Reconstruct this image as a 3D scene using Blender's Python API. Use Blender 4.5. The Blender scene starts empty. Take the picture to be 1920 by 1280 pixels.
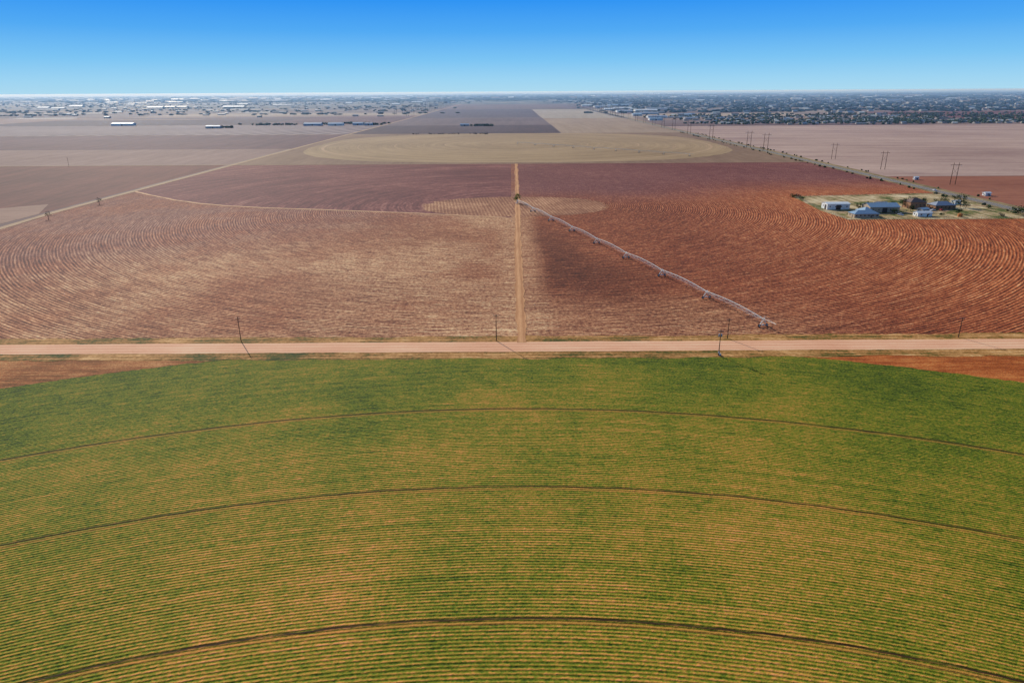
import bpy, math, random
import numpy as np
from mathutils import Vector, Matrix
random.seed(7); rng=np.random.default_rng(7)
K=0.86
def lin(v):
    v/=255.0
    return v/12.92 if v<=.04045 else ((v+.055)/1.055)**2.4
def C(r,g,b,k=None):
    kb=1. if k else 1.12
    k=k or K
    return (min(lin(r)/k,.9),min(lin(g)/k,.9),min(lin(b)/k/kb,.9),1)
scene=bpy.context.scene
col=scene.collection

# ---------------------------------------------------------------- node helper
class M:
    def __init__(s,name,rough=.9,spec=.1):
        s.mat=bpy.data.materials.new(name); s.mat.use_nodes=True
        s.nt=s.mat.node_tree; s.nt.nodes.clear()
        s.out=s.nt.nodes.new('ShaderNodeOutputMaterial')
        s.b=s.nt.nodes.new('ShaderNodeBsdfPrincipled')
        s.b.inputs['Roughness'].default_value=rough
        s.b.inputs['Specular IOR Level'].default_value=spec
        s.nt.links.new(s.b.outputs[0],s.out.inputs[0])
    def node(s,t): return s.nt.nodes.new(t)
    def put(s,sock,v):
        if isinstance(v,bpy.types.NodeSocket): s.nt.links.new(v,sock)
        else: sock.default_value=v
    def m(s,op,a,b=None,c=None):
        n=s.node('ShaderNodeMath'); n.operation=op
        s.put(n.inputs[0],a)
        if b is not None: s.put(n.inputs[1],b)
        if c is not None: s.put(n.inputs[2],c)
        return n.outputs[0]
    def mr(s,v,a,b,c=0.,d=1.):
        n=s.node('ShaderNodeMapRange'); n.interpolation_type='SMOOTHSTEP'
        s.put(n.inputs[0],v)
        for i,x in enumerate((a,b,c,d)): s.put(n.inputs[i+1],x)
        return n.outputs[0]
    def pos(s):
        n=s.node('ShaderNodeNewGeometry'); q=s.node('ShaderNodeSeparateXYZ')
        s.nt.links.new(n.outputs['Position'],q.inputs[0]); return q.outputs[0],q.outputs[1],q.outputs[2]
    def vec(s,x,y,z=0.):
        n=s.node('ShaderNodeCombineXYZ')
        for i,v in enumerate((x,y,z)): s.put(n.inputs[i],v)
        return n.outputs[0]
    def noise(s,vec,scale=1.,detail=3.,rough=.55):
        n=s.node('ShaderNodeTexNoise'); s.put(n.inputs['Vector'],vec)
        n.inputs['Scale'].default_value=scale; n.inputs['Detail'].default_value=detail; n.inputs['Roughness'].default_value=rough
        return n.outputs['Fac']
    def wn(s,vec):
        n=s.node('ShaderNodeTexWhiteNoise'); s.put(n.inputs['Vector'],vec); return n.outputs['Value']
    def ramp(s,f,stops):
        n=s.node('ShaderNodeValToRGB'); s.put(n.inputs[0],f); e=n.color_ramp.elements
        while len(e)<len(stops): e.new(.5)
        for el,(p,c) in zip(e,stops): el.position=p; el.color=c
        return n.outputs[0]
    def mix(s,f,a,b):
        n=s.node('ShaderNodeMix'); n.data_type='RGBA'
        s.put(n.inputs[0],f); s.put(n.inputs[6],a); s.put(n.inputs[7],b); return n.outputs[2]
    def wsum(s,base,*tw):
        acc=base
        for t,w in tw:
            acc=s.m('ADD',s.m('MULTIPLY_ADD',t,w,-.5*w),acc)
        return acc
    def bump(s,h,dist,strength=1.):
        n=s.node('ShaderNodeBump'); n.inputs['Strength'].default_value=strength; n.inputs['Distance'].default_value=dist
        s.put(n.inputs['Height'],h); s.nt.links.new(n.outputs[0],s.b.inputs['Normal'])
    def color(s,c): s.put(s.b.inputs['Base Color'],c)

def plain(name,c,rough=.8,metal=0.,var=.25,scale=1.5,spec=.2):
    m=M(name,rough,spec); m.b.inputs['Metallic'].default_value=metal
    x,y,z=m.pos(); n=m.noise(m.vec(x,y,z),scale,4)
    d=tuple(v*(1-var) for v in c[:3])+(1,); l=tuple(min(v*(1+var),.95) for v in c[:3])+(1,)
    m.color(m.ramp(n,[(.3,d),(.7,l)])); return m.mat

def rowcoords(m,x,y,center=None,ang=0.,wob=0.):
    if center:
        dx=m.m('SUBTRACT',x,center[0]); dy=m.m('SUBTRACT',y,center[1])
        c=m.m('SQRT',m.m('ADD',m.m('MULTIPLY',dx,dx),m.m('MULTIPLY',dy,dy)))
        s=m.m('MULTIPLY',m.m('ARCTAN2',dx,dy),300.)
    else:
        ca,sa=math.cos(ang),math.sin(ang)
        c=m.m('ADD',m.m('MULTIPLY',x,ca),m.m('MULTIPLY',y,sa))
        s=m.m('ADD',m.m('MULTIPLY',x,-sa),m.m('MULTIPLY',y,ca))
    if wob:
        n=m.noise(m.vec(x,y),.03,3)
        c=m.m('ADD',c,m.m('MULTIPLY_ADD',n,wob,-.5*wob))
    return c,s

def field(name,stops,center=None,ang=0.,period=1.,wr=.25,w1=.5,w2=.5,wb=.9,wf=.5,bs=.006,streak=(.35,.012),fs=(1.3,.09),extra=None,bump=.12,wob=1.,fine=1.4,gain=1.):
    m=M(name); x,y,z=m.pos()
    c,s=rowcoords(m,x,y,center,ang,wob)
    row=m.m('MULTIPLY_ADD',m.m('SINE',m.m('MULTIPLY',c,2*math.pi/period)),.5,.5)
    st=m.noise(m.vec(m.m('MULTIPLY',c,streak[0]),m.m('MULTIPLY',s,streak[1])),1.,4,.7)
    st2=m.noise(m.vec(m.m('MULTIPLY',c,fs[0]),m.m('MULTIPLY',s,fs[1]),7.),1.,2,.6)
    bl=m.noise(m.vec(x,y,3.),bs,5,.6)
    fn=m.noise(m.vec(x,y,11.),fine,3,.75)
    g=gain
    f=m.wsum(.5,(row,wr*g),(st,w1*g),(st2,w2*g),(bl,wb),(fn,wf*g))
    if extra: colr=extra(m,dict(x=x,y=y,c=c,s=s,row=row,st=st,st2=st2,bl=bl,fn=fn,f=f))
    else: colr=m.ramp(f,stops)
    m.color(colr)
    if bump: m.bump(m.m('ADD',m.m('MULTIPLY',row,.6),m.m('MULTIPLY',fn,1.2)),bump)
    return m.mat

# ---------------------------------------------------------------- mesh helpers
def mesh_obj(name,verts,faces,mats,fm=None,parent=None,loc=None,rot=0.,smooth=False):
    me=bpy.data.meshes.new(name); me.from_pydata([tuple(v) for v in verts],[],faces); 
    for mt in (mats if isinstance(mats,(list,tuple)) else [mats]): me.materials.append(mt)
    if fm: me.polygons.foreach_set('material_index',fm)
    me.update()
    o=bpy.data.objects.new(name,me); col.objects.link(o)
    if parent: o.parent=parent
    if loc is not None: o.location=loc
    o.rotation_euler[2]=rot
    return o
def sheet(name,pts,z,mat):
    return mesh_obj(name,[(p[0],p[1],z) for p in pts],[list(range(len(pts)))],mat)
def rect(name,x0,y0,x1,y1,z,mat): return sheet(name,[(x0,y0),(x1,y0),(x1,y1),(x0,y1)],z,mat)
def ribbon(name,pts,w,z,mat,jit=.3,step=4.):
    P=[]
    for a,b in zip(pts[:-1],pts[1:]):
        a=Vector(a);b=Vector(b);n=max(1,int((b-a).length/step))
        for i in range(n): P.append(a+(b-a)*i/n)
    P.append(Vector(pts[-1])); V=[];F=[]
    jl=jr=0
    for i,p in enumerate(P):
        q=P[min(i+1,len(P)-1)]-P[max(i-1,0)]; n=Vector((-q.y,q.x)).normalized()
        jl=jl*.7+random.uniform(-jit,jit); jr=jr*.7+random.uniform(-jit,jit)
        a=p+n*(w/2+jl); b=p-n*(w/2+jr)
        V+=[(a.x,a.y,z),(b.x,b.y,z)]
        if i: F.append((2*i-2,2*i-1,2*i+1,2*i))
    return mesh_obj(name,V,F,mat)

class B:  # mesh accumulator
    def __init__(s): s.v=[];s.f=[];s.m=[]
    def quadbox(s,c,size,mi=0,rz=0.):
        x,y,z=size[0]/2,size[1]/2,size[2]/2; b=len(s.v); R=Matrix.Rotation(rz,3,'Z')
        for dz in(-z,z):
            for dx,dy in((-x,-y),(x,-y),(x,y),(-x,y)):
                p=R@Vector((dx,dy,dz)); s.v.append((c[0]+p.x,c[1]+p.y,c[2]+p.z))
        for q in((0,3,2,1),(4,5,6,7),(0,1,5,4),(1,2,6,5),(2,3,7,6),(3,0,4,7)):
            s.f.append(tuple(b+i for i in q)); s.m.append(mi)
    def tube(s,a,b_,r0,r1=None,mi=0,n=6):
        r1=r0 if r1 is None else r1
        a=Vector(a);b_=Vector(b_);d=(b_-a)
        if d.length<1e-6: return
        d.normalize(); u=d.orthogonal().normalized(); w=d.cross(u); b=len(s.v)
        for p,r in((a,r0),(b_,r1)):
            for i in range(n):
                t=2*math.pi*i/n; q=p+u*(r*math.cos(t))+w*(r*math.sin(t)); s.v.append(tuple(q))
        for i in range(n):
            j=(i+1)%n; s.f.append((b+i,b+j,b+n+j,b+n+i)); s.m.append(mi)
        s.f.append(tuple(b+n-1-i for i in range(n))); s.m.append(mi)
        s.f.append(tuple(b+n+i for i in range(n))); s.m.append(mi)
    def poly(s,pts,mi=0):
        b=len(s.v); s.v+=[tuple(p) for p in pts]; s.f.append(tuple(range(b,b+len(pts)))); s.m.append(mi)
    def obj(s,name,mats,**k): return mesh_obj(name,s.v,s.f,mats,s.m,**k)

# ================================================================= MATERIALS
m=M('ground_land'); x,y,z=m.pos()
cx=m.m('FLOOR',m.m('MULTIPLY',m.m('ADD',x,432.),1/880.)); cy=m.m('FLOOR',m.m('MULTIPLY',m.m('SUBTRACT',y,286.),1/400.))
w=m.wn(m.vec(cx,cy)); w2=m.wn(m.vec(m.m('FLOOR',m.m('MULTIPLY',x,1/1760.)),m.m('FLOOR',m.m('MULTIPLY',y,1/820.)),5.))
base=m.ramp(m.m('MULTIPLY_ADD',w,.6,m.m('MULTIPLY',w2,.4)),[(0.1,C(80,60,64)),(.35,C(106,82,80)),(.5,C(130,106,96)),(.7,C(110,90,90)),(.9,C(164,142,124))])
tn=m.noise(m.vec(m.m('MULTIPLY',x,.004),m.m('MULTIPLY',y,.0022)),1.,6,.7)
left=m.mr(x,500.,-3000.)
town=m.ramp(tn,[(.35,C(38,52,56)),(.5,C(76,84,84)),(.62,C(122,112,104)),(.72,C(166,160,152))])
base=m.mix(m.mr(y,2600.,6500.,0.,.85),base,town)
haze_paint=m.mix(left,C(60,84,104),C(96,116,130))  # blue-grey distance haze painted into the ground colour, paler on the left
base=m.mix(m.mr(y,6000.,22000.,0.,.7),base,haze_paint)
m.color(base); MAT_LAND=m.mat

def wheat(m,d):
    x,y,c=d['x'],d['y'],d['c']
    bl2=m.noise(m.vec(x,y,21.),.022,5,.7)
    side=m.mr(m.m('ABSOLUTE',m.m('ADD',x,10.)),50.,190.)
    rim=m.mr(c,335.,428.)
    g=m.m('ADD',m.m('MULTIPLY',side,.10),m.m('MULTIPLY',rim,.15))
    grp=m.m('SINE',m.m('MULTIPLY',c,2*math.pi/5.1))
    rowv=m.m('MULTIPLY',m.m('ADD',m.m('SUBTRACT',d['row'],.5),m.m('MULTIPLY',grp,.10)),m.mr(c,410.,290.,.14,.36))
    f=m.m('ADD',m.wsum(m.m('SUBTRACT',.53,g),(d['st'],.62),(d['st2'],.75),(d['bl'],.2),(bl2,.8),(d['fn'],1.3)),rowv)
    cr=m.ramp(f,[(.05,C(42,56,10)),(.28,C(82,96,18)),(.44,C(112,114,26)),(.6,C(144,118,40)),(.8,C(182,128,58)),(1.,C(204,134,82))])
    jit=m.m('MULTIPLY_ADD',m.noise(m.vec(x,y,31.),.15,3),1.2,-.6)
    ck=m.m('ADD',c,jit)
    br=m.noise(m.vec(m.m('MULTIPLY',d['s'],.08),c,2.),1.,3,.7)
    for R,wd,st in((378.,.72,.85),(327.5,.68,.85),(276.,.5,1.)):
        dd=m.m('ABSOLUTE',m.m('SUBTRACT',ck,R))
        k=m.m('MULTIPLY',m.mr(dd,wd,wd*.4),m.mr(br,.3,.55,.5*st,st))
        cr=m.mix(k,cr,C(46,32,12))
        d2=m.m('ABSOLUTE',m.m('SUBTRACT',ck,R-1.3))
        cr=m.mix(m.mr(d2,.7,.3,0.,.45*st),cr,C(178,108,56))
    return cr
MAT_WHEAT=field('wheat_rows',None,center=(0.,-160.),period=1.02,extra=wheat,bump=.2,wob=.7,bs=.01,streak=(.5,.01),fs=(1.1,.25),fine=1.2)

def mid(m,d):
    x,y,c=d['x'],d['y'],d['c']
    big=m.noise(m.vec(x,y,40.),.012,6,.68)
    jx=m.m('MULTIPLY_ADD',big,80.,-40.)
    straw=m.ramp(d['f'],[(.1,C(72,36,26)),(.32,C(126,76,56)),(.5,C(172,122,90)),(.7,C(212,166,126)),(.95,C(240,204,162))])
    red=m.ramp(d['f'],[(.1,C(48,24,16)),(.34,C(98,48,32)),(.52,C(132,68,44)),(.7,C(166,94,60)),(.92,C(212,148,106))])
    purp=m.ramp(d['f'],[(.1,C(66,32,36)),(.4,C(98,52,54)),(.6,C(122,70,66)),(.9,C(168,120,106))])
    orange=m.ramp(d['f'],[(.1,C(62,30,16)),(.36,C(128,64,36)),(.55,C(166,88,50)),(.75,C(202,126,80)),(.95,C(236,176,126))])
    dark=m.ramp(d['f'],[(.1,C(30,14,8)),(.4,C(68,32,20)),(.65,C(106,52,34)),(.95,C(162,98,66))])
    xr=m.m('ADD',x,m.m('MULTIPLY',jx,.5))
    right=m.mix(m.mr(m.m('ADD',y,jx),660.,800.),red,purp)
    outer=m.m('MULTIPLY',m.mr(xr,120.,330.),m.mr(y,900.,700.))
    right=m.mix(outer,right,orange)
    sec=m.m('MULTIPLY',m.mr(xr,10.,30.),m.mr(m.m('ADD',xr,m.m('MULTIPLY',y,.30)),225.,165.))
    sec=m.m('MULTIPLY',sec,m.m('MULTIPLY',m.mr(m.m('ADD',y,m.m('MULTIPLY',jx,1.6)),300.,420.),m.mr(y,625.,585.)))
    right=m.mix(m.m('MULTIPLY',sec,.85),right,dark)
    se=m.m('MULTIPLY',m.mr(m.m('ADD',y,m.m('MULTIPLY',jx,1.5)),380.,300.),m.mr(xr,190.,90.))
    right=m.mix(m.m('MULTIPLY',se,.5),right,straw)
    ld=m.m('ADD',m.m('MULTIPLY',x,-.9),y)
    up=m.mr(m.m('ADD',ld,m.m('MULTIPLY',jx,2.5)),580.,780.)
    leftc=m.mix(m.m('MULTIPLY',up,.75),straw,purp)
    hal=m.m('MULTIPLY',m.mr(m.m('ABSOLUTE',m.m('SUBTRACT',m.m('ADD',x,m.m('MULTIPLY',jx,.5)),-140.)),90.,10.),m.mr(m.m('ABSOLUTE',m.m('SUBTRACT',m.m('ADD',y,m.m('MULTIPLY',x,.35)),310.)),80.,10.))
    leftc=m.mix(m.m('MULTIPLY',hal,.6),leftc,red)
    leftc=m.mix(m.mr(big,.4,.62,.0,.65),leftc,red)
    colr=m.mix(m.mr(x,4.,6.),leftc,right)
    near=m.mr(m.m('ABSOLUTE',m.m('SUBTRACT',m.m('ADD',x,m.m('MULTIPLY',jx,.16)),5.)),20.,5.)
    near=m.m('MULTIPLY',near,m.mr(y,760.,600.))
    colr=m.mix(m.m('MULTIPLY',near,.65),colr,straw)
    return colr
MAT_MID=field('plowed_rows',None,center=(6.,684.),period=2.05,wr=.28,w1=.55,w2=.95,wb=.35,wf=1.35,streak=(.3,.01),fs=(.85,.07),extra=mid,bump=.24,fine=.55,gain=1.05)
MAT_UP=field('plowed_rows_upper',[(.1,C(62,28,32)),(.4,C(96,50,50)),(.6,C(122,70,66)),(.9,C(174,126,110))],center=(6.,684.),period=4.,wr=.1,w1=.9,w2=.7,wb=.6,wf=.7,streak=(.12,.005),fs=(.4,.03),fine=.4)
MAT_DISC=field('stubble_rows',[(.1,C(92,54,40)),(.4,C(130,84,62)),(.6,C(160,112,84)),(.9,C(204,160,124))],ang=.12,period=3.2,wr=.2,w1=.4,w2=.6,wb=.9,wf=.8,bs=.02,fine=.4)
def soil(m,d):
    a=m.ramp(d['f'],[(.1,C(100,48,20)),(.4,C(146,72,30)),(.6,C(176,92,42)),(.9,C(210,146,84))])
    b_=m.ramp(d['f'],[(.1,C(62,60,20)),(.35,C(112,70,34)),(.55,C(152,88,48)),(.7,C(180,128,78)),(.95,C(214,170,120))])
    return m.mix(m.mr(d['x'],-60.,-120.,0.,.8),a,b_)
MAT_SOIL=field('bare_red_soil',None,extra=soil,ang=math.pi/2,period=1.,wr=.3,w1=.8,w2=.7,wb=1.1,wf=.9,bs=.03,streak=(.4,.02))
def pf(name,lo,hi,**k):
    a=[(.15,C(*lo)),(.85,C(*hi))]
    d=dict(period=4.,wr=.12,w1=.75,w2=.5,wb=.8,wf=.4,bs=.003,streak=(.05,.003),fs=(.25,.02),bump=0,wob=2.,fine=.15); d.update(k)
    return field(name,a,**d)
M_L1=pf('f_brown',(66,34,32),(124,76,66),ang=0.1,wb=1.3)
M_L1b=pf('f_brown_light',(114,84,74),(162,128,112),ang=1.5)
M_L2=pf('f_mauve',(102,76,72),(148,120,112),ang=.05)
M_L3=pf('f_mauve_dark',(70,48,54),(116,84,86),ang=.02)
M_L4=pf('f_grey',(70,54,64),(154,134,132),ang=-.37,period=48.,wr=.75,w1=.25)
M_F2=pf('f_taupe',(102,76,62),(144,116,96))
M_F2c=pf('f_tan',(124,100,76),(172,144,112),center=(12.,1503.),streak=(.06,.002),w1=.9)
M_F3=pf('f_plum',(56,42,50),(86,66,70))
M_F3t=pf('f_sand',(130,106,90),(166,142,122))
M_F4=pf('f_dusty',(84,68,72),(118,98,98))
M_F5=pf('f_slate',(66,56,66),(98,84,92))
M_F6=pf('f_pale',(136,120,110),(172,158,144))
M_R1=pf('f_rust',(106,58,46),(162,106,84),ang=1.57)
M_R2=pf('f_pink',(134,106,102),(188,160,148),ang=1.45,w1=1.,streak=(.03,.002))
M_R3=pf('f_wine',(84,48,50),(124,84,80))

def dirtroad(name,lo,hi,ang,wt=.6):
    return field(name,[(.1,C(*lo)),(.5,C(*[(a+b)/2 for a,b in zip(lo,hi)])),(.9,C(*hi))],ang=ang,period=3.3,wr=.25,w1=.6,w2=wt,wb=.6,wf=.5,bs=.03,streak=(.8,.02),fs=(2.2,.05),bump=.03,wob=.5)
MAT_ROAD=dirtroad('dirt_road_surface',(192,132,102),(242,194,162),math.pi/2)
MAT_TRACK=dirtroad('dirt_track_surface',(150,98,64),(216,164,120),0.)
MAT_TRACK2=dirtroad('farm_lane_surface',(144,114,90),(190,160,130),0.)
MAT_PATH=dirtroad('path_surface',(176,130,98),(214,172,136),.8)
MAT_VERGE=field('verge',[(.1,C(36,50,10)),(.34,C(80,80,26)),(.46,C(144,98,50)),(.7,C(188,140,88)),(.95,C(222,180,132))],ang=math.pi/2,period=3.,wr=.08,w1=1.,w2=.7,wb=1.1,wf=.8,bs=.035,streak=(.5,.02),fs=(1.,.08),fine=.7)
MAT_ASPHALT=plain('asphalt',C(112,106,106),.8,var=.12,scale=.3)
MAT_YEL=plain('yellow_paint',C(196,160,60),.7,var=.1)
MAT_WHT=plain('white_paint',(.75,.75,.73,1),.7,var=.06)
MAT_SHOULDER=pf('shoulder',(96,82,54),(162,138,104),wf=.8,wb=1.,bs=.03)
MAT_YARD=field('yard_ground',[(.15,C(56,72,30)),(.34,C(100,102,54)),(.46,C(152,128,94)),(.65,C(184,162,128)),(.9,C(210,194,164))],ang=0,period=9.,wr=.1,w1=.4,w2=.4,wb=2.,wf=.7,bs=.03,fine=.4)

# ================================================================= GROUND
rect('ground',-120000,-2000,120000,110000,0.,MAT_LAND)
rect('bare_soil_field',-1200,-900,1200,273,.02,MAT_SOIL)
pts=[]
for i in range(0,1440):
    t=math.radians(i/4); px_=443*math.cos(t); py_=-160+443*math.sin(t); k=random.uniform(-.0012,.0012)
    pts.append((px_*(1+k),min(py_+k*400,268.6+random.uniform(-.9,.9))))
sheet('wheat_field',pts,.05,MAT_WHEAT)
rect('plowed_field',-428,290,462,1084,.03,MAT_MID)
path=[(-428,790),(-416,779),(-380,747),(-350,721),(-318,700),(-285,683),(-235,667),(-183,656),(-88,632),(-4,606)]
sheet('plowed_field',[(-428,1084)]+path[:]+[(0,606),(0,1084)],.06,MAT_UP)
disc=[(4+90*math.copysign(abs(math.cos(t))**.9,math.cos(t)),672+60*math.copysign(abs(math.sin(t))**.9,math.sin(t))) for t in [2*math.pi*i/140 for i in range(140)]]
disc=[(a+random.uniform(-5,5),b+random.uniform(-2,2)) for a,b in disc]
sheet('stubble_patch',disc,.09,MAT_DISC)
rect('stubble_field',-1500,290,-441,1086,.03,M_L1)
sheet('stubble_field',[(-700,290),(-441,290),(-441,640),(-470,700),(-640,560)],.06,M_L1b)
rect('fallow_field',-2600,1092,-441,1405,.05,M_L2)
rect('fallow_field',-2600,1408,-436,1885,.05,M_L3)
rect('fallow_field',-3000,1893,-436,2480,.06,M_L4)
rect('fallow_field',-430,1090,470,1890,.04,M_F2)
f2=[]
for i in range(120):
    t=2*math.pi*i/120; r=404+38*abs(math.sin(2*t))**1.5
    f2.append((12+r*math.cos(t)*1.03+random.uniform(-2,2),1500+r*math.sin(t)*.975+random.uniform(-3,3)))
sheet('tan_pivot_field',f2,.09,M_F2c)
rect('fallow_field',-432,1900,133,2370,.08,M_F3)
sheet('fallow_field',[(136,1900),(470,1900),(505,2960),(136,2960)],.08,M_F3t)
rect('fallow_field',-430,2374,132,3050,.08,M_F4)
rect('fallow_field',-430,3056,128,4560,.1,M_F5)
rect('fallow_field',132,2966,520,4400,.1,M_F6)
rect('fallow_field',-500,4570,620,6300,.1,M_F4)
rect('fallow_field',482,590,1500,892,.04,M_R1)
rect('fallow_field',482,895,3000,2240,.04,M_R2)
rect('fallow_field',1700,2700,4200,3560,.1,M_R3)
rect('fallow_field',-2800,2500,-900,3000,.1,M_F3)
rect('fallow_field',-880,2500,-436,3300,.1,M_L3)
rect('fallow_field',-3600,2600,-1900,3300,.14,M_L2)
for i,r in enumerate((52,150,255,330,398)):
    ribbon('wheel_track',[(12+r*math.cos(t),1500+r*.975*math.sin(t)) for t in [2*math.pi*k/90 for k in range(91)]],1.8 if i<4 else 6.,.13,MAT_TRACK2,jit=.4,step=12)
def wavy(name,y0,y1,z,mat,j):
    V=[];F=[];xs=list(range(-1200,1201,2)); a=b=0
    for i,xx in enumerate(xs):
        a=a*.8+random.uniform(-j,j); b=b*.8+random.uniform(-j,j)
        V+=[(xx,y0+a,z),(xx,y1+b,z)]
        if i: F.append((2*i-2,2*i,2*i+1,2*i-1))
    return mesh_obj(name,V,F,mat)
wavy('roadside_verge',266.,294.,.08,MAT_VERGE,.6)
wavy('dirt_road',274.,286.2,.12,MAT_ROAD,.16)
ribbon('dirt_track',[(4.5,285),(4.3,426),(6,629),(6.5,700),(8,1084)],4.6,.15,MAT_TRACK,jit=.4,step=3)
ribbon('farm_lane',[(-424,286),(-426,564),(-432,644),(-432,1090),(-431,1900),(-428,2500),(-440,6500)],7.,.16,MAT_TRACK2,jit=.4,step=5)
ribbon('farm_path',path,3.6,.13,MAT_PATH,jit=.45,step=3)
ribbon('farm_lane',[(-428,1087),(470,1087)],3,.17,MAT_TRACK2,jit=.4,step=6)
ribbon('farm_lane',[(-1500,1089),(-432,1089)],4,.17,MAT_TRACK2,jit=.4,step=6)
ribbon('farm_lane',[(-3000,1889),(470,1893)],5,.18,MAT_TRACK2,jit=.5,step=10)
ribbon('road_shoulder',[(469,286),(469,1900),(470,2500),(475,6500)],26,.1,MAT_SHOULDER,jit=.9,step=6)
ribbon('paved_road',[(467,286),(467,6500)],10,.14,MAT_ASPHALT,jit=.03,step=20)
ribbon('road_centre_line',[(467,286),(467,3000)],.35,.15,MAT_YEL,jit=0,step=40)
ribbon('road_edge_line',[(463,286),(463,3000)],.25,.15,MAT_WHT,jit=0,step=40)
ribbon('road_edge_line',[(471,286),(471,3000)],.25,.15,MAT_WHT,jit=0,step=40)
sheet('farmyard',[(289,586),(449,586),(456,610),(456,737),(440,741),(295,724),(286,634)],.12,MAT_YARD)
ribbon('gravel_drive',[(456,655),(420,655),(395,625),(330,612),(300,625)],5,.18,MAT_TRACK2,jit=.3,step=3)

# ================================================================= IRRIGATION
MAT_GALV=plain('galvanised_steel',(.7,.7,.62,1),.5,var=.1)
MAT_TYRE=plain('tyre_rubber',(.03,.03,.03,1),.9)
def pivot_machine(name,origin,end,nt=8,thick=1.):
    o=Vector((origin[0],origin[1])); e=Vector((end[0],end[1])); L=(e-o).length
    par=bpy.data.objects.new(name,None); col.objects.link(par); par.location=(o.x,o.y,.1); par.rotation_euler[2]=math.atan2(e.y-o.y,e.x-o.x)
    b=B(); t=thick; H=3.9; S=L/nt
    for dx in(-1.6,1.6):
        for dy in(-1.6,1.6): b.tube((dx,dy,0),(dx*.2,dy*.2,H),.12*t,.1*t)
    for z0,k in((1.3,.73),(2.6,.45)):
        q=[(1.6*k,1.6*k,z0),(-1.6*k,1.6*k,z0),(-1.6*k,-1.6*k,z0),(1.6*k,-1.6*k,z0)]
        for i in range(4): b.tube(q[i],q[(i+1)%4],.06*t)
    b.tube((0,0,0),(0,0,H+.6),.18*t); b.quadbox((1.4,-1.4,1.2),(.7,.4,1.1))
    b.obj('pivot_base',[MAT_GALV],parent=par)
    for k in range(nt):
        b=B(); x0=k*S; n=10
        P=[Vector((x0+S*i/n,0,H+1.0*math.sin(math.pi*i/n))) for i in range(n+1)]
        for a,c in zip(P[:-1],P[1:]): b.tube(a,c,.15*t,n=8)
        T=[[Vector((x0+S*(i+.0)/n,sd*.75,H+1.0*math.sin(math.pi*i/n)-1.35*min(1,2.2*math.sin(math.pi*i/n)))) for i in range(n+1)] for sd in(-1,1)]
        for sd in(0,1):
            for i in range(n): b.tube(T[sd][i],T[sd][i+1],.04*t,n=4)
            for i in range(1,n):
                b.tube(T[sd][i],P[max(i-1,0)],.035*t,n=4); b.tube(T[sd][i],P[i+1],.035*t,n=4)
        for i in range(1,n): b.tube(T[0][i],T[1][i],.035*t,n=4)
        for i in range(0,n*2):
            xx=x0+S*(i+.5)/(n*2); b.tube((xx,0,H),(xx,.0,1.6),.02*t,n=3)
        b.obj('span_%d'%(k+1),[MAT_GALV],parent=par)
        b=B(); xt=x0+S
        for sd in(-1,1):
            b.tube((xt,sd*2.1,.75),(xt-.5,0,H),.1*t); b.tube((xt,sd*2.1,.75),(xt+.5,0,H),.1*t)
            b.tube((xt,sd*1.1,2.2),(xt,-sd*1.1,2.2),.05*t)
            c=(xt,sd*2.1,.72); b.tube((xt-.2,c[1],.72),(xt+.2,c[1],.72),.72,mi=1,n=14); b.tube((xt-.22,c[1],.72),(xt+.22,c[1],.72),.36,mi=0,n=10)
        b.tube((xt,-2.3,.8),(xt,2.3,.8),.14*t); b.quadbox((xt,0,1.15),(.4,.7,.45))
        b.quadbox((xt,.3,H+.3),(.35,.35,.5))
        b.obj('drive_tower_%d'%(k+1),[MAT_GALV,MAT_TYRE],parent=par)
    b=B(); b.tube((L,0,H),(L+9,0,H+.2),.1*t); b.tube((L,0,H+1.5),(L+9,0,H+.2),.03*t,n=4); b.tube((L,0,H),(L,0,H+1.5),.06*t)
    b.obj('end_boom',[MAT_GALV],parent=par)
pivot_machine('center_pivot_irrigation',(6,683),(118.5,305),8,1.05)
pivot_machine('center_pivot_irrigation',(14,1504),(303,1195),8,.9)

# ================================================================= POLES
MAT_WOOD=plain('pole_wood',C(70,56,48),.9,var=.2)
MAT_GREY=plain('insulator_grey',(.4,.4,.42,1),.5)
def utility_pole(x,y,h,rz=0.,tr=False):
    b=B(); b.tube((0,0,0),(0,0,h),.2,.13,n=8)
    b.quadbox((0,0,h-.7),(2.4,.12,.14))
    for xx in(-1.1,-.4,.4,1.1): b.tube((xx,0,h-.63),(xx,0,h-.35),.06,mi=1)
    b.tube((-.9,0,h-.7),(0,0,h-1.5),.04); b.tube((.9,0,h-.7),(0,0,h-1.5),.04)
    if tr:
        for xx in(-.5,.5): b.tube((xx,.35,h-3.1),(xx,.35,h-1.9),.3,mi=1,n=10)
        b.quadbox((0,-.3,1.6),(.6,.35,.9),mi=1); b.quadbox((.6,.3,.4),(1.,.8,.8),mi=1)
    b.obj('utility_pole',[MAT_WOOD,MAT_GREY],loc=(x,y,.05),rot=rz)
for x,y,h,t in((-122,289,11.5,False),(-7,287.5,12.5,False),(97,289,9.5,False),(201,289,9.5,False),(87,268,11.5,True),(-238,289,11.5,False)): utility_pole(x,y,h,0.,t)
utility_pole(-690,1096,12)
b=B()
for dx in(-3,3): b.tube((dx,0,0),(dx,0,25),.36,.24,n=8)
b.quadbox((0,0,22.5),(13,.28,.35)); b.tube((-3,0,12),(3,0,19),.1,n=4); b.tube((3,0,12),(-3,0,19),.1,n=4)
for dx in(-6,0,6): b.tube((dx,0,20.6),(dx,0,22.4),.12,mi=1)
hf=b.obj('transmission_pole',[MAT_WOOD,MAT_GREY],loc=(515,810,0))
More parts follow.
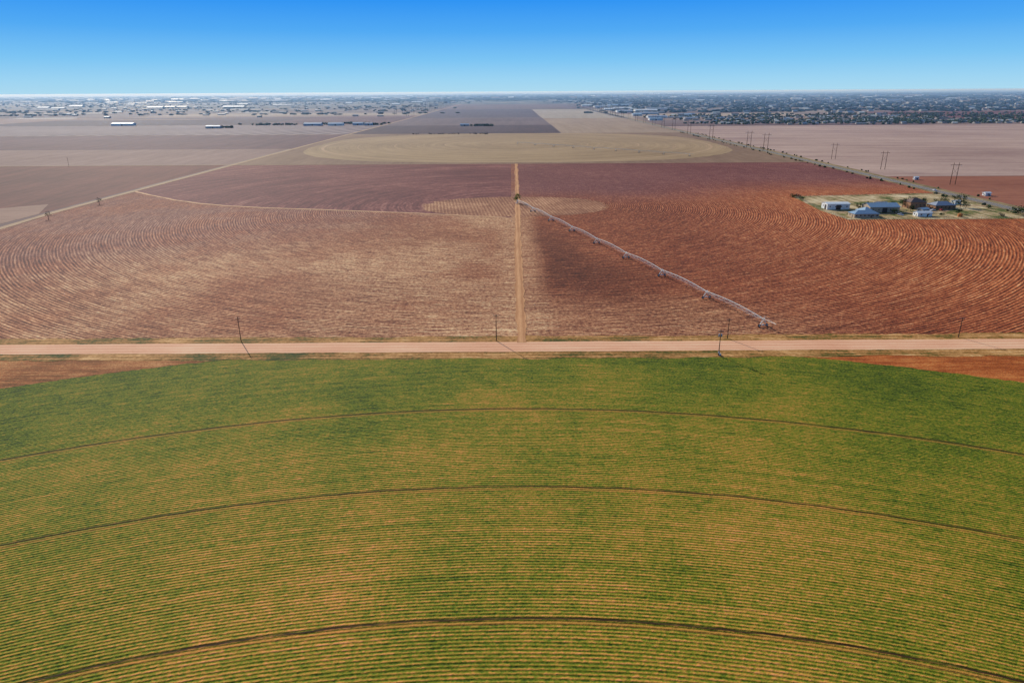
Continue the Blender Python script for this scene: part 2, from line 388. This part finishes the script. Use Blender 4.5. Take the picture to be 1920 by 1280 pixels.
hp=[(518,975),(518,1130),(467,1297),(461,1373),(459,1630),(459,1835),(460,2016),(460,2160),(460,2300)]+[(461,2300+165*i) for i in range(1,16)]
hp+=[(-474,3300+190*i) for i in range(14)]+[(-560,3500+260*i) for i in range(8)]
for i,(x,y) in enumerate(hp):
    o=bpy.data.objects.new('transmission_pole',hf.data); o.location=(x,y,0); o.rotation_euler[2]=random.uniform(-.05,.05)
    s=1.25 if y>1200 else 1.; s*=1.3 if y>3000 else 1; o.scale=(s,s,s); col.objects.link(o)

# ================================================================= TREES
def leafmat(name,lo,hi):
    m=M(name,.8,.1); x,y,z=m.pos(); n=m.noise(m.vec(x,y,z),.8,4,.7)
    m.color(m.ramp(n,[(.3,lo+(1,)),(.7,hi+(1,))])); return m.mat
MAT_LEAF=leafmat('foliage_dark',(.018,.035,.012),(.06,.1,.025))
MAT_LEAF2=leafmat('foliage_yellowgreen',(.07,.12,.015),(.2,.25,.04))
MAT_BARE=leafmat('twigs',(.06,.05,.04),(.14,.11,.085))
def tree(name,x,y,h,w,leaf,n=700,conical=False,base=.25,nl=7):
    b=B(); b.tube((0,0,0),(0.1,0,h*.45),.035*h,.022*h,n=7); b.tube((.1,0,h*.45),(0,.1,h*.85),.022*h,.006*h,n=6)
    cl=[]
    for i in range(nl):
        a=random.uniform(0,6.28); z0=h*random.uniform(base,.6); rr=w/2*random.uniform(.5,.9)*(1.3-z0/h if conical else 1)
        e=Vector((rr*math.cos(a),rr*math.sin(a),min(h*.9,z0+h*random.uniform(.08,.3)))); b.tube((0,0,z0),e,.012*h,.004*h,n=5); cl.append(e)
        for _ in range(2):
            e2=e+Vector((random.uniform(-1,1),random.uniform(-1,1),random.uniform(0,1)))*w*.16; b.tube(e,e2,.005*h,.002*h,n=4)
    for _ in range(nl):
        zz=random.uniform(base+.1,.95); k=(1.05-zz) if conical else math.sqrt(max(.1,1-((zz-.6)/.45)**2))
        a=random.uniform(0,6.28); cl.append(Vector((w/2*k*.7*math.cos(a),w/2*k*.7*math.sin(a),zz*h)))
    for i in range(n):
        c=random.choice(cl); p=c+Vector((random.gauss(0,.11),random.gauss(0,.11),random.gauss(0,.09)))*w*1.1
        if p.z<h*.1: p.z=h*.12
        s=random.uniform(.018,.045)*w+.08; u=Vector((random.gauss(0,1),random.gauss(0,1),random.gauss(0,1))).normalized(); v=u.orthogonal().normalized()
        b.poly([p+u*s,p+v*s,p-u*s,p-v*s],1)
    b.obj(name,[MAT_WOOD,leaf],loc=(x,y,.1))
tree('tree',6.5,690,8.5,6.5,MAT_LEAF2,500)
for x,y,h,w in((425,650,11,10),(392,652,8,6),(370,650,8,6),(333,642,7,5),(449,606,8,12),(458,602,6.5,9),(412,655,9,7),(384,660,9,8),(400,612,5,5),(322,636,6,5),(356,641,7,5),(393,660,8,8),(318,604,5,4),(366,628,6,5),(424,640,7,6),(345,616,4.5,5)): tree('evergreen_tree',x,y,h,w,MAT_LEAF,420)
for x,y,h,w in((-414,612,7,5),(-417,698,6.5,5),(376,660,8,7),(349,644,7,6),(405,655,8,7)): tree('bare_tree',x,y,h,w,MAT_BARE,110)
for x,y,h,w in((293,718,3.5,7),(300,722,3,6),(360,606,4,5),(352,640,5,5),(378,600,3.5,4),(430,600,3,5),(295,700,3,5),(445,640,3,4),(450,700,3.5,5)): tree('shrub',x,y,h,w,MAT_BARE if random.random()<.4 else MAT_LEAF,260,base=.1)

# ================================================================= BUILDINGS
MAT_WIN=plain('window_glass',(.03,.04,.05,1),.15,var=.1,spec=.6)
def cm(name,c,rough=.6,var=.1): return plain(name,c,rough,var=var,scale=.6)
R_BLUE=cm('roof_blue_metal',(.26,.38,.48,1)); R_GREY=cm('roof_grey',(.30,.33,.38,1)); R_WHITE=cm('roof_white_metal',(.66,.7,.7,1)); R_BROWN=cm('roof_brown',(.2,.13,.1,1))
W_WHITE=cm('wall_white',(.75,.75,.7,1)); W_TAN=cm('wall_tan',(.46,.35,.24,1)); W_BRICK=cm('wall_brick',(.34,.17,.09,1)); W_GREY=cm('wall_grey',(.4,.4,.4,1)); W_DARK=cm('door_dark',(.08,.06,.05,1))
def building(name,x,y,L,W,H,roof,wall,rz=0.,pitch=.3,hip=False,nwin=4,big=False,ov=.5):
    par=bpy.data.objects.new(name,None); col.objects.link(par); par.location=(x,y,.12); par.rotation_euler[2]=rz
    b=B(); h=W/2*pitch
    b.quadbox((0,0,H/2),(L,W,H))
    if not hip:
        for sx in(-1,1): 
            t=[(sx*L/2,-W/2,H),(sx*L/2,W/2,H),(sx*L/2,0,H+h)]; b.poly(t if sx>0 else t[::-1])
    b.obj('walls',[wall],parent=par)
    b=B(); ox=L/2+ov; oy=W/2+ov; zb=H-ov*pitch+.04; rt=H+h+.04; rx=(L/2-W/2) if hip else ox; rx=max(rx,.5)
    for zo in(0,.18):
        b.poly([(-ox,-oy,zb+zo),(ox,-oy,zb+zo),(rx,0,rt+zo),(-rx,0,rt+zo)]); b.poly([(ox,oy,zb+zo),(-ox,oy,zb+zo),(-rx,0,rt+zo),(rx,0,rt+zo)])
        if hip: b.poly([(ox,-oy,zb+zo),(ox,oy,zb+zo),(rx,0,rt+zo)]); b.poly([(-ox,oy,zb+zo),(-ox,-oy,zb+zo),(-rx,0,rt+zo)])
    for sy in(-1,1): b.poly([(-ox,sy*oy,zb),(ox,sy*oy,zb),(ox,sy*oy,zb+.18),(-ox,sy*oy,zb+.18)])
    if not hip:
        for sx in(-1,1):
            b.poly([(sx*ox,-oy,zb),(sx*ox,0,rt),(sx*ox,0,rt+.18),(sx*ox,-oy,zb+.18)]); b.poly([(sx*ox,0,rt),(sx*ox,oy,zb),(sx*ox,oy,zb+.18),(sx*ox,0,rt+.18)])
    b.obj('roof',[roof],parent=par)
    b=B()
    for i in range(nwin):
        xx=-L/2+L*(i+.5)/nwin
        for sy in(-1,1): b.quadbox((xx,sy*(W/2+.02),min(H*.55,H-1)),(1.4 if not big else 1.,.08,1.1))
    for sx in(-1,1): b.quadbox((sx*(L/2+.02),W*.2,min(H*.55,H-1)),(.08,1.3,1.1))
    b.obj('windows',[MAT_WIN],parent=par)
    b=B(); dw,dh=(4.5,min(4.2,H-.6)) if big else (1.1,2.1)
    b.quadbox((L*.18 if not big else 0,-W/2-.04,dh/2),(dw,.1,dh)); b.quadbox((-L/2-.04,-W*.18,dh/2),(.1,dw*.8,dh))
    b.obj('door',[W_DARK],parent=par)
    return par
building('metal_shed',304,644,21,12,5.2,R_WHITE,W_WHITE,0.02,.15,big=True)
building('ranch_house',309,600,22,11,3.4,R_BLUE,W_TAN,.05,.4,hip=True,nwin=6)
building('ranch_house_wing',316,611,10,16,3.3,R_BLUE,W_TAN,.05,.4,hip=True,nwin=3)
building('barn',338,628,27,15,5.,R_BLUE,W_TAN,.02,.35,nwin=5,big=True)
building('brick_house',379,646,15,12,6.2,R_BROWN,W_BRICK,.04,.5,hip=True,nwin=4)
building('farm_house',402,642,20,12,3.8,R_GREY,W_BRICK,0.1,.45,hip=True,nwin=5)
building('garden_shed',362,602,13,7,3.2,R_WHITE,W_WHITE,.05,.3,nwin=2)
building('garden_shed',374,622,8,6,3.,R_BLUE,W_GREY,.3,.35,nwin=2)
building('garage',352,655,10,7,3.2,R_GREY,W_BRICK,.0,.35,nwin=2)
building('garden_shed',432,668,7,5,2.8,R_WHITE,W_WHITE,.2,.3,nwin=1)
building('pump_shed',497,722,6,5,3,R_WHITE,W_WHITE,.0,.3,nwin=1)
building('pump_shed',500,860,5,4,3,R_WHITE,W_WHITE,.0,.3,nwin=1)
b=B(); b.tube((0,0,0),(0,0,2.6),1.9,n=20); b.tube((0,0,2.6),(0,0,3.2),1.9,.3,n=20); b.tube((2,0,0),(2,0,3),.08)
b.obj('water_tank',[plain('tank_rust',(.5,.18,.05,1),.6)],loc=(392,597,.12))
b=B(); MAT_FENCE=plain('fence_wood',(.3,.26,.2,1),.9)
loop=[(289,588),(449,588),(455,612),(455,640)]; loop2=[(455,668),(455,735),(297,722),(288,634),(289,588)]
for lp in(loop,loop2):
    for a,c in zip(lp[:-1],lp[1:]):
        a=Vector(a);c=Vector(c);n=max(1,int((c-a).length/4))
        for i in range(n+1):
            p=a+(c-a)*i/n; b.quadbox((p.x,p.y,.8),(.18,.18,1.5))
        for z0 in(.5,1.,1.4): b.tube((a.x,a.y,z0),(c.x,c.y,z0),.035,n=4)
b.obj('yard_fence',[MAT_FENCE],loc=(0,0,.1))
def vehicle(name,x,y,rz,c,pickup):
    par=bpy.data.objects.new(name,None); col.objects.link(par); par.location=(x,y,.18); par.rotation_euler[2]=rz
    mt=plain('car_paint',c,.3,var=.05,spec=.5)
    def prof(pts,wd):
        b=B(); n=len(pts)
        for s in(-1,1): b.v+=[(px,s*wd,pz) for px,pz in pts]
        b.f+= [tuple(range(n)),tuple(range(2*n-1,n-1,-1))]+[(i,i+n,(i+1)%n+n,(i+1)%n) for i in range(n)]; b.m=[0]*len(b.f); return b
    if pickup:
        prof([(-2.7,.45),(2.6,.45),(2.7,.8),(2.5,1.1),(1.3,1.2),(-.6,1.2),(-.65,.95),(-2.6,.95),(-2.7,.8)],.95).obj('body',[mt],parent=par)
        prof([(1.25,1.2),(.75,1.78),(-.45,1.8),(-.6,1.2)],.8).obj('cab',[MAT_WIN],parent=par); prof([(.75,1.79),(.7,1.86),(-.45,1.86),(-.5,1.79)],.78).obj('roof',[mt],parent=par)
    else:
        prof([(-2.25,.4),(2.2,.4),(2.3,.7),(2.1,.95),(1.1,1.05),(-1.9,1.05),(-2.3,.9)],.9).obj('body',[mt],parent=par)
        prof([(1.1,1.05),(.4,1.5),(-1.2,1.52),(-1.9,1.05)],.76).obj('cabin',[MAT_WIN],parent=par); prof([(.4,1.5),(.35,1.56),(-1.2,1.57),(-1.25,1.51)],.74).obj('roof',[mt],parent=par)
    b=B()
    for xx in(-1.6,1.6):
        for s in(-1,1): b.tube((xx,s*.72,.38),(xx,s*.97,.38),.38,n=14)
    b.obj('wheels',[MAT_TYRE],parent=par)
vehicle('pickup_truck',386,628,.3,(.7,.7,.7,1),True); vehicle('car',371,612,.9,(.05,.05,.06,1),False)
vehicle('car',395,630,1.4,(.5,.05,.04,1),False); vehicle('pickup_truck',345,606,2.,(.6,.62,.65,1),True); vehicle('car',324,618,0,(.1,.15,.3,1),False)
vehicle('pickup_truck',465,760,1.57,(.7,.7,.7,1),True)
building('metal_shed',-1351,2500,75,25,7,R_WHITE,W_WHITE,0,.2,big=True)
building('metal_shed',-668,2420,60,22,6,R_BLUE,R_BLUE,0,.3,big=True)
building('metal_shed',-590,2418,50,22,6,R_BLUE,W_WHITE,0,.3,big=True)
building('metal_shed',-520,2440,34,20,6,R_BLUE,R_BLUE,0,.3,big=True)
building('metal_shed',-480,2420,26,18,6,R_GREY,R_BLUE,0,.3,big=True)
building('metal_shed',-945,2275,46,18,6,R_BLUE,W_GREY,0,.3,big=True)
building('metal_shed',-150,2330,28,14,5,R_BLUE,W_GREY,0,.3,big=True)
rs=random.Random(3)
for (x,y,L,W) in((545,2700,50,30),(600,2950,80,40),(690,2750,50,30),(560,3200,40,60),(640,3400,110,50),(760,3150,60,40),(590,3750,80,70),(730,3900,120,60),(560,4150,50,80),(680,4400,110,70),(850,4200,120,60),(620,4900,110,80),(560,5300,80,80),(800,5400,160,80)):
    building('warehouse',x,y,L,W,7,rs.choice([R_WHITE,R_BLUE,R_WHITE,R_GREY]),rs.choice([W_WHITE,W_GREY]),rs.uniform(-.05,.05),.12,big=True,nwin=8)

# ================================================================= DISTANT MASSES
t=(1+5**.5)/2
ico=np.array([(-1,t,0),(1,t,0),(-1,-t,0),(1,-t,0),(0,-1,t),(0,1,t),(0,-1,-t),(0,1,-t),(t,0,-1),(t,0,1),(-t,0,-1),(-t,0,1)])/math.hypot(1,t)
icf=np.array([(0,11,5),(0,5,1),(0,1,7),(0,7,10),(0,10,11),(1,5,9),(5,11,4),(11,10,2),(10,7,6),(7,1,8),(3,9,4),(3,4,2),(3,2,6),(3,6,8),(3,8,9),(4,9,5),(2,4,11),(6,2,10),(8,6,7),(9,8,1)])
def blobs(name,cs,mat):
    cs=np.array(cs); n=len(cs)
    v=ico[None]*cs[:,None,3:6]*(1+rng.uniform(-.35,.35,(n,12,1)))+cs[:,None,0:3]
    v[:,:,2]=np.maximum(v[:,:,2],0)
    f=icf[None]+12*np.arange(n)[:,None,None]
    me=bpy.data.meshes.new(name); me.from_pydata(v.reshape(-1,3).tolist(),[],f.reshape(-1,3).tolist()); me.materials.append(mat)
    o=bpy.data.objects.new(name,me); col.objects.link(o); return o
def fol(name,lo,hi):
    m=M(name,.95,.05); x,y,z=m.pos(); n=m.noise(m.vec(x,y,z),.12,3,.7); m.color(m.ramp(n,[(.3,C(*lo)),(.7,C(*hi))])); return m.mat
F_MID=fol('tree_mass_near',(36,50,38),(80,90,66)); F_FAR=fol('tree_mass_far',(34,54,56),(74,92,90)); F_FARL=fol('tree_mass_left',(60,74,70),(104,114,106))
def scatter(n,x0,x1,y0,y1,r,h,clump=0,spread=60,wx=1.):
    out=[]
    while len(out)<n:
        x=rng.uniform(x0,x1); y=y0+(y1-y0)*rng.random()**1.3
        if -432<x<640 and y<6400: continue
        k=max(1,int(rng.poisson(clump))) if clump else 1
        for _ in range(k):
            s=rng.uniform(.6,1.4); hh=h*rng.uniform(.6,1.3)
            out.append((x+rng.normal(0,spread*2),y+rng.normal(0,spread*.35),hh*.45,r*s*wx,r*s,hh*.55))
    return out
cs=scatter(2400,640,2600,2330,3300,5,7,6,22)+scatter(900,900,3200,2280,2700,4.5,6,5,20)
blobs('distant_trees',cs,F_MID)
cs=scatter(4800,600,6500,3600,8500,9,10,7,70,1.6)+scatter(4000,-500,16000,8500,22000,22,14,7,240,2.5)
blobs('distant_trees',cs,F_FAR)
cs=scatter(1500,-7000,-450,3600,9000,7,8,6,70,1.8)+scatter(2600,-20000,-300,8500,24000,22,13,7,260,3.)
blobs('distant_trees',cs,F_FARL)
cs=scatter(120,-900,-440,2460,2560,5,6,6,14)+[(x+rng.normal(0,3),y+rng.normal(0,4),3,5,4,4.5) for x,y in [(-960+rng.uniform(20,70),2290) for _ in range(12)]+[(-128+rng.uniform(0,70),2318) for _ in range(18)]+[(-480+rng.uniform(-10,40),2440) for _ in range(12)]]
blobs('tree_row',[c for c in cs if not(-432<c[0]<-200) and not(-1200<c[0]<-970)],F_MID)
blobs('shrub_row',[(rng.uniform(-260,-60),1880+rng.normal(0,6),1.2,1.8,1.4,1.6) for _ in range(34)],leafmat('shrub_dark',(.02,.02,.02),(.06,.05,.04)))
blobs('roadside_shrubs',[(rng.choice([452,483])+rng.normal(0,2),rng.uniform(590,1900),.8,rng.uniform(.8,2.2),rng.uniform(.8,2),rng.uniform(.8,1.8)) for _ in range(130)],F_MID)
def town(name,items,cols):
    b=B()
    for x,y,L,W,H,rz,mi in items:
        R=Matrix.Rotation(rz,3,'Z'); q=[R@Vector(p)+Vector((x,y,0)) for p in((-L/2,-W/2,0),(L/2,-W/2,0),(L/2,W/2,0),(-L/2,W/2,0),(-L/2,-W/2,H),(L/2,-W/2,H),(L/2,W/2,H),(-L/2,W/2,H),(-L/2,0,H+W*.16),(L/2,0,H+W*.16))]
        n=len(b.v); b.v+=[tuple(p) for p in q]
        for f,mm in(((0,1,5,4),0),((2,3,7,6),0),((1,2,6,9,5),0),((3,0,4,8,7),0),((4,5,9,8),1),((6,7,8,9),1)):
            b.f.append(tuple(n+i for i in f)); b.m.append(mi if mm else len(cols)-1)
    b.obj(name,cols)
tc=[cm('t_white',C(222,222,220)),cm('t_blue',C(104,128,160)),cm('t_grey',C(124,124,130)),cm('t_tan',C(146,122,106)),cm('t_dark',C(76,72,80)),cm('t_wall',C(150,144,140))]
U=rng.uniform; I=rng.integers
pick=lambda: int(rng.choice(5,p=[.2,.24,.22,.18,.16]))
it=[]
for _ in range(460): it.append((U(640,2700),2300+700*U()**1.2,U(12,24),U(9,14),U(3,4.5),U(-.3,.3),pick()))
for _ in range(900): it.append((U(620,5500),3100+5000*U(),U(16,40),U(12,24),U(4,7),U(-.2,.2),pick()))
for _ in range(150): it.append((U(1500,9000),5500+8000*U(),U(50,130),U(30,60),U(6,10),0.,pick()))
it=[i for i in it if not(1650<i[0]<4200 and 2680<i[1]<3580)]
town('town_buildings',it,tc)
it=[]
for _ in range(240): it.append((-U(520,5200),3200+5200*U(),U(14,40),U(10,20),U(4,6),U(-.1,.1),pick()))
for _ in range(90): it.append((-U(700,8500),4200+9000*U(),U(60,190),U(30,60),U(5,7),0.,0 if U()<.5 else 2))
for _ in range(110): it.append((U(-6000,7000),11000+14000*U(),U(80,220),U(50,90),U(8,14),0.,pick()))
town('town_buildings',it,tc)
M_PALE=pf('f_caliche',(196,190,180),(234,230,222))
rs=random.Random(5)
for i in range(30):
    x=-rs.uniform(1300,6500); y=rs.uniform(2900,8500) if i>3 else rs.uniform(2550,3300); L=rs.uniform(120,420); W=rs.uniform(30,80)
    rect('pale_field_strip',x-L,y,x+L*.3,y+W,.2+i*.02,M_PALE)
b=B(); b.tube((0,0,0),(0,0,30),2.2,1.8,n=12); b.tube((0,0,28),(0,0,32),2,9,n=20); b.tube((0,0,32),(0,0,38),9,9,n=20); b.tube((0,0,38),(0,0,42),9,1.5,n=20)
b.obj('water_tower',[W_WHITE],loc=(2900,8200,0))
b=B(); b.tube((0,0,0),(0,0,110),1.2,.5,n=4); b.obj('radio_mast',[MAT_GREY],loc=(4800,9500,0))

# ================================================================= HAZE: thin ground layer of real scattering air
hm=bpy.data.materials.new('haze_air'); hm.use_nodes=True; hn=hm.node_tree; hn.nodes.clear()
ho=hn.nodes.new('ShaderNodeOutputMaterial'); hv=hn.nodes.new('ShaderNodeVolumeScatter')
hv.inputs['Color'].default_value=(.34,.56,.88,1); hv.inputs['Density'].default_value=7.6e-5; hv.inputs['Anisotropy'].default_value=.25
hn.links.new(hv.outputs[0],ho.inputs['Volume'])
b=B(); b.quadbox((0,31200,51),(100000,60000,98)); b.obj('haze',[hm])

# ================================================================= LIGHT
el=math.radians(25); az=(-.5,.866)
sun=bpy.data.lights.new('sun','SUN'); sun.energy=5.; sun.angle=math.radians(.5); sun.color=(1.,.94,.84)
so=bpy.data.objects.new('sun',sun); col.objects.link(so)
d=Vector((-az[0]*math.cos(el),-az[1]*math.cos(el),-math.sin(el))); so.rotation_euler=d.to_track_quat('-Z','Y').to_euler()
w=bpy.data.worlds.new('World'); scene.world=w; w.use_nodes=True; nt=w.node_tree; nt.nodes.clear()
sky=nt.nodes.new('ShaderNodeTexSky'); sky.sky_type='NISHITA'; sky.sun_disc=False; sky.sun_elevation=el; sky.sun_rotation=math.atan2(az[0],az[1]); sky.altitude=900; sky.dust_density=.3; sky.ozone_density=2.5
bg=nt.nodes.new('ShaderNodeBackground'); bg.inputs[1].default_value=.12; nt.links.new(sky.outputs[0],bg.inputs[0])
tcn=nt.nodes.new('ShaderNodeTexCoord'); sp=nt.nodes.new('ShaderNodeSeparateXYZ'); nt.links.new(tcn.outputs['Generated'],sp.inputs[0])
rp=nt.nodes.new('ShaderNodeValToRGB'); nt.links.new(sp.outputs[2],rp.inputs[0])
st=[(0.,(172,217,239)),(.014,(158,212,242)),(.04,(124,196,246)),(.075,(82,170,247)),(.115,(44,146,243)),(.3,(28,108,214))]
e=rp.color_ramp.elements
while len(e)<len(st): e.new(.5)
for x_,(p,c) in zip(e,st): x_.position=p; x_.color=C(*c,k=1.)
bg2=nt.nodes.new('ShaderNodeBackground'); nt.links.new(rp.outputs[0],bg2.inputs[0])
mr=nt.nodes.new('ShaderNodeMapRange'); nt.links.new(sp.outputs[2],mr.inputs[0]); mr.inputs[1].default_value=.15; mr.inputs[2].default_value=.5
mx=nt.nodes.new('ShaderNodeMixShader'); nt.links.new(mr.outputs[0],mx.inputs[0]); nt.links.new(bg2.outputs[0],mx.inputs[1]); nt.links.new(bg.outputs[0],mx.inputs[2])
wo=nt.nodes.new('ShaderNodeOutputWorld'); nt.links.new(mx.outputs[0],wo.inputs[0])
scene.view_settings.view_transform='Standard'; scene.view_settings.look='None'; scene.view_settings.exposure=0

# ================================================================= CAMERA
cam=bpy.data.cameras.new('camera'); cam.sensor_width=36; cam.lens=24; cam.clip_start=1; cam.clip_end=300000
co=bpy.data.objects.new('camera',cam); col.objects.link(co)
co.matrix_world=Matrix.Translation((0,0,105))@Matrix.Rotation(math.radians(90-20.1),4,'X')@Matrix.Rotation(-.00573,4,'Z')
scene.camera=co
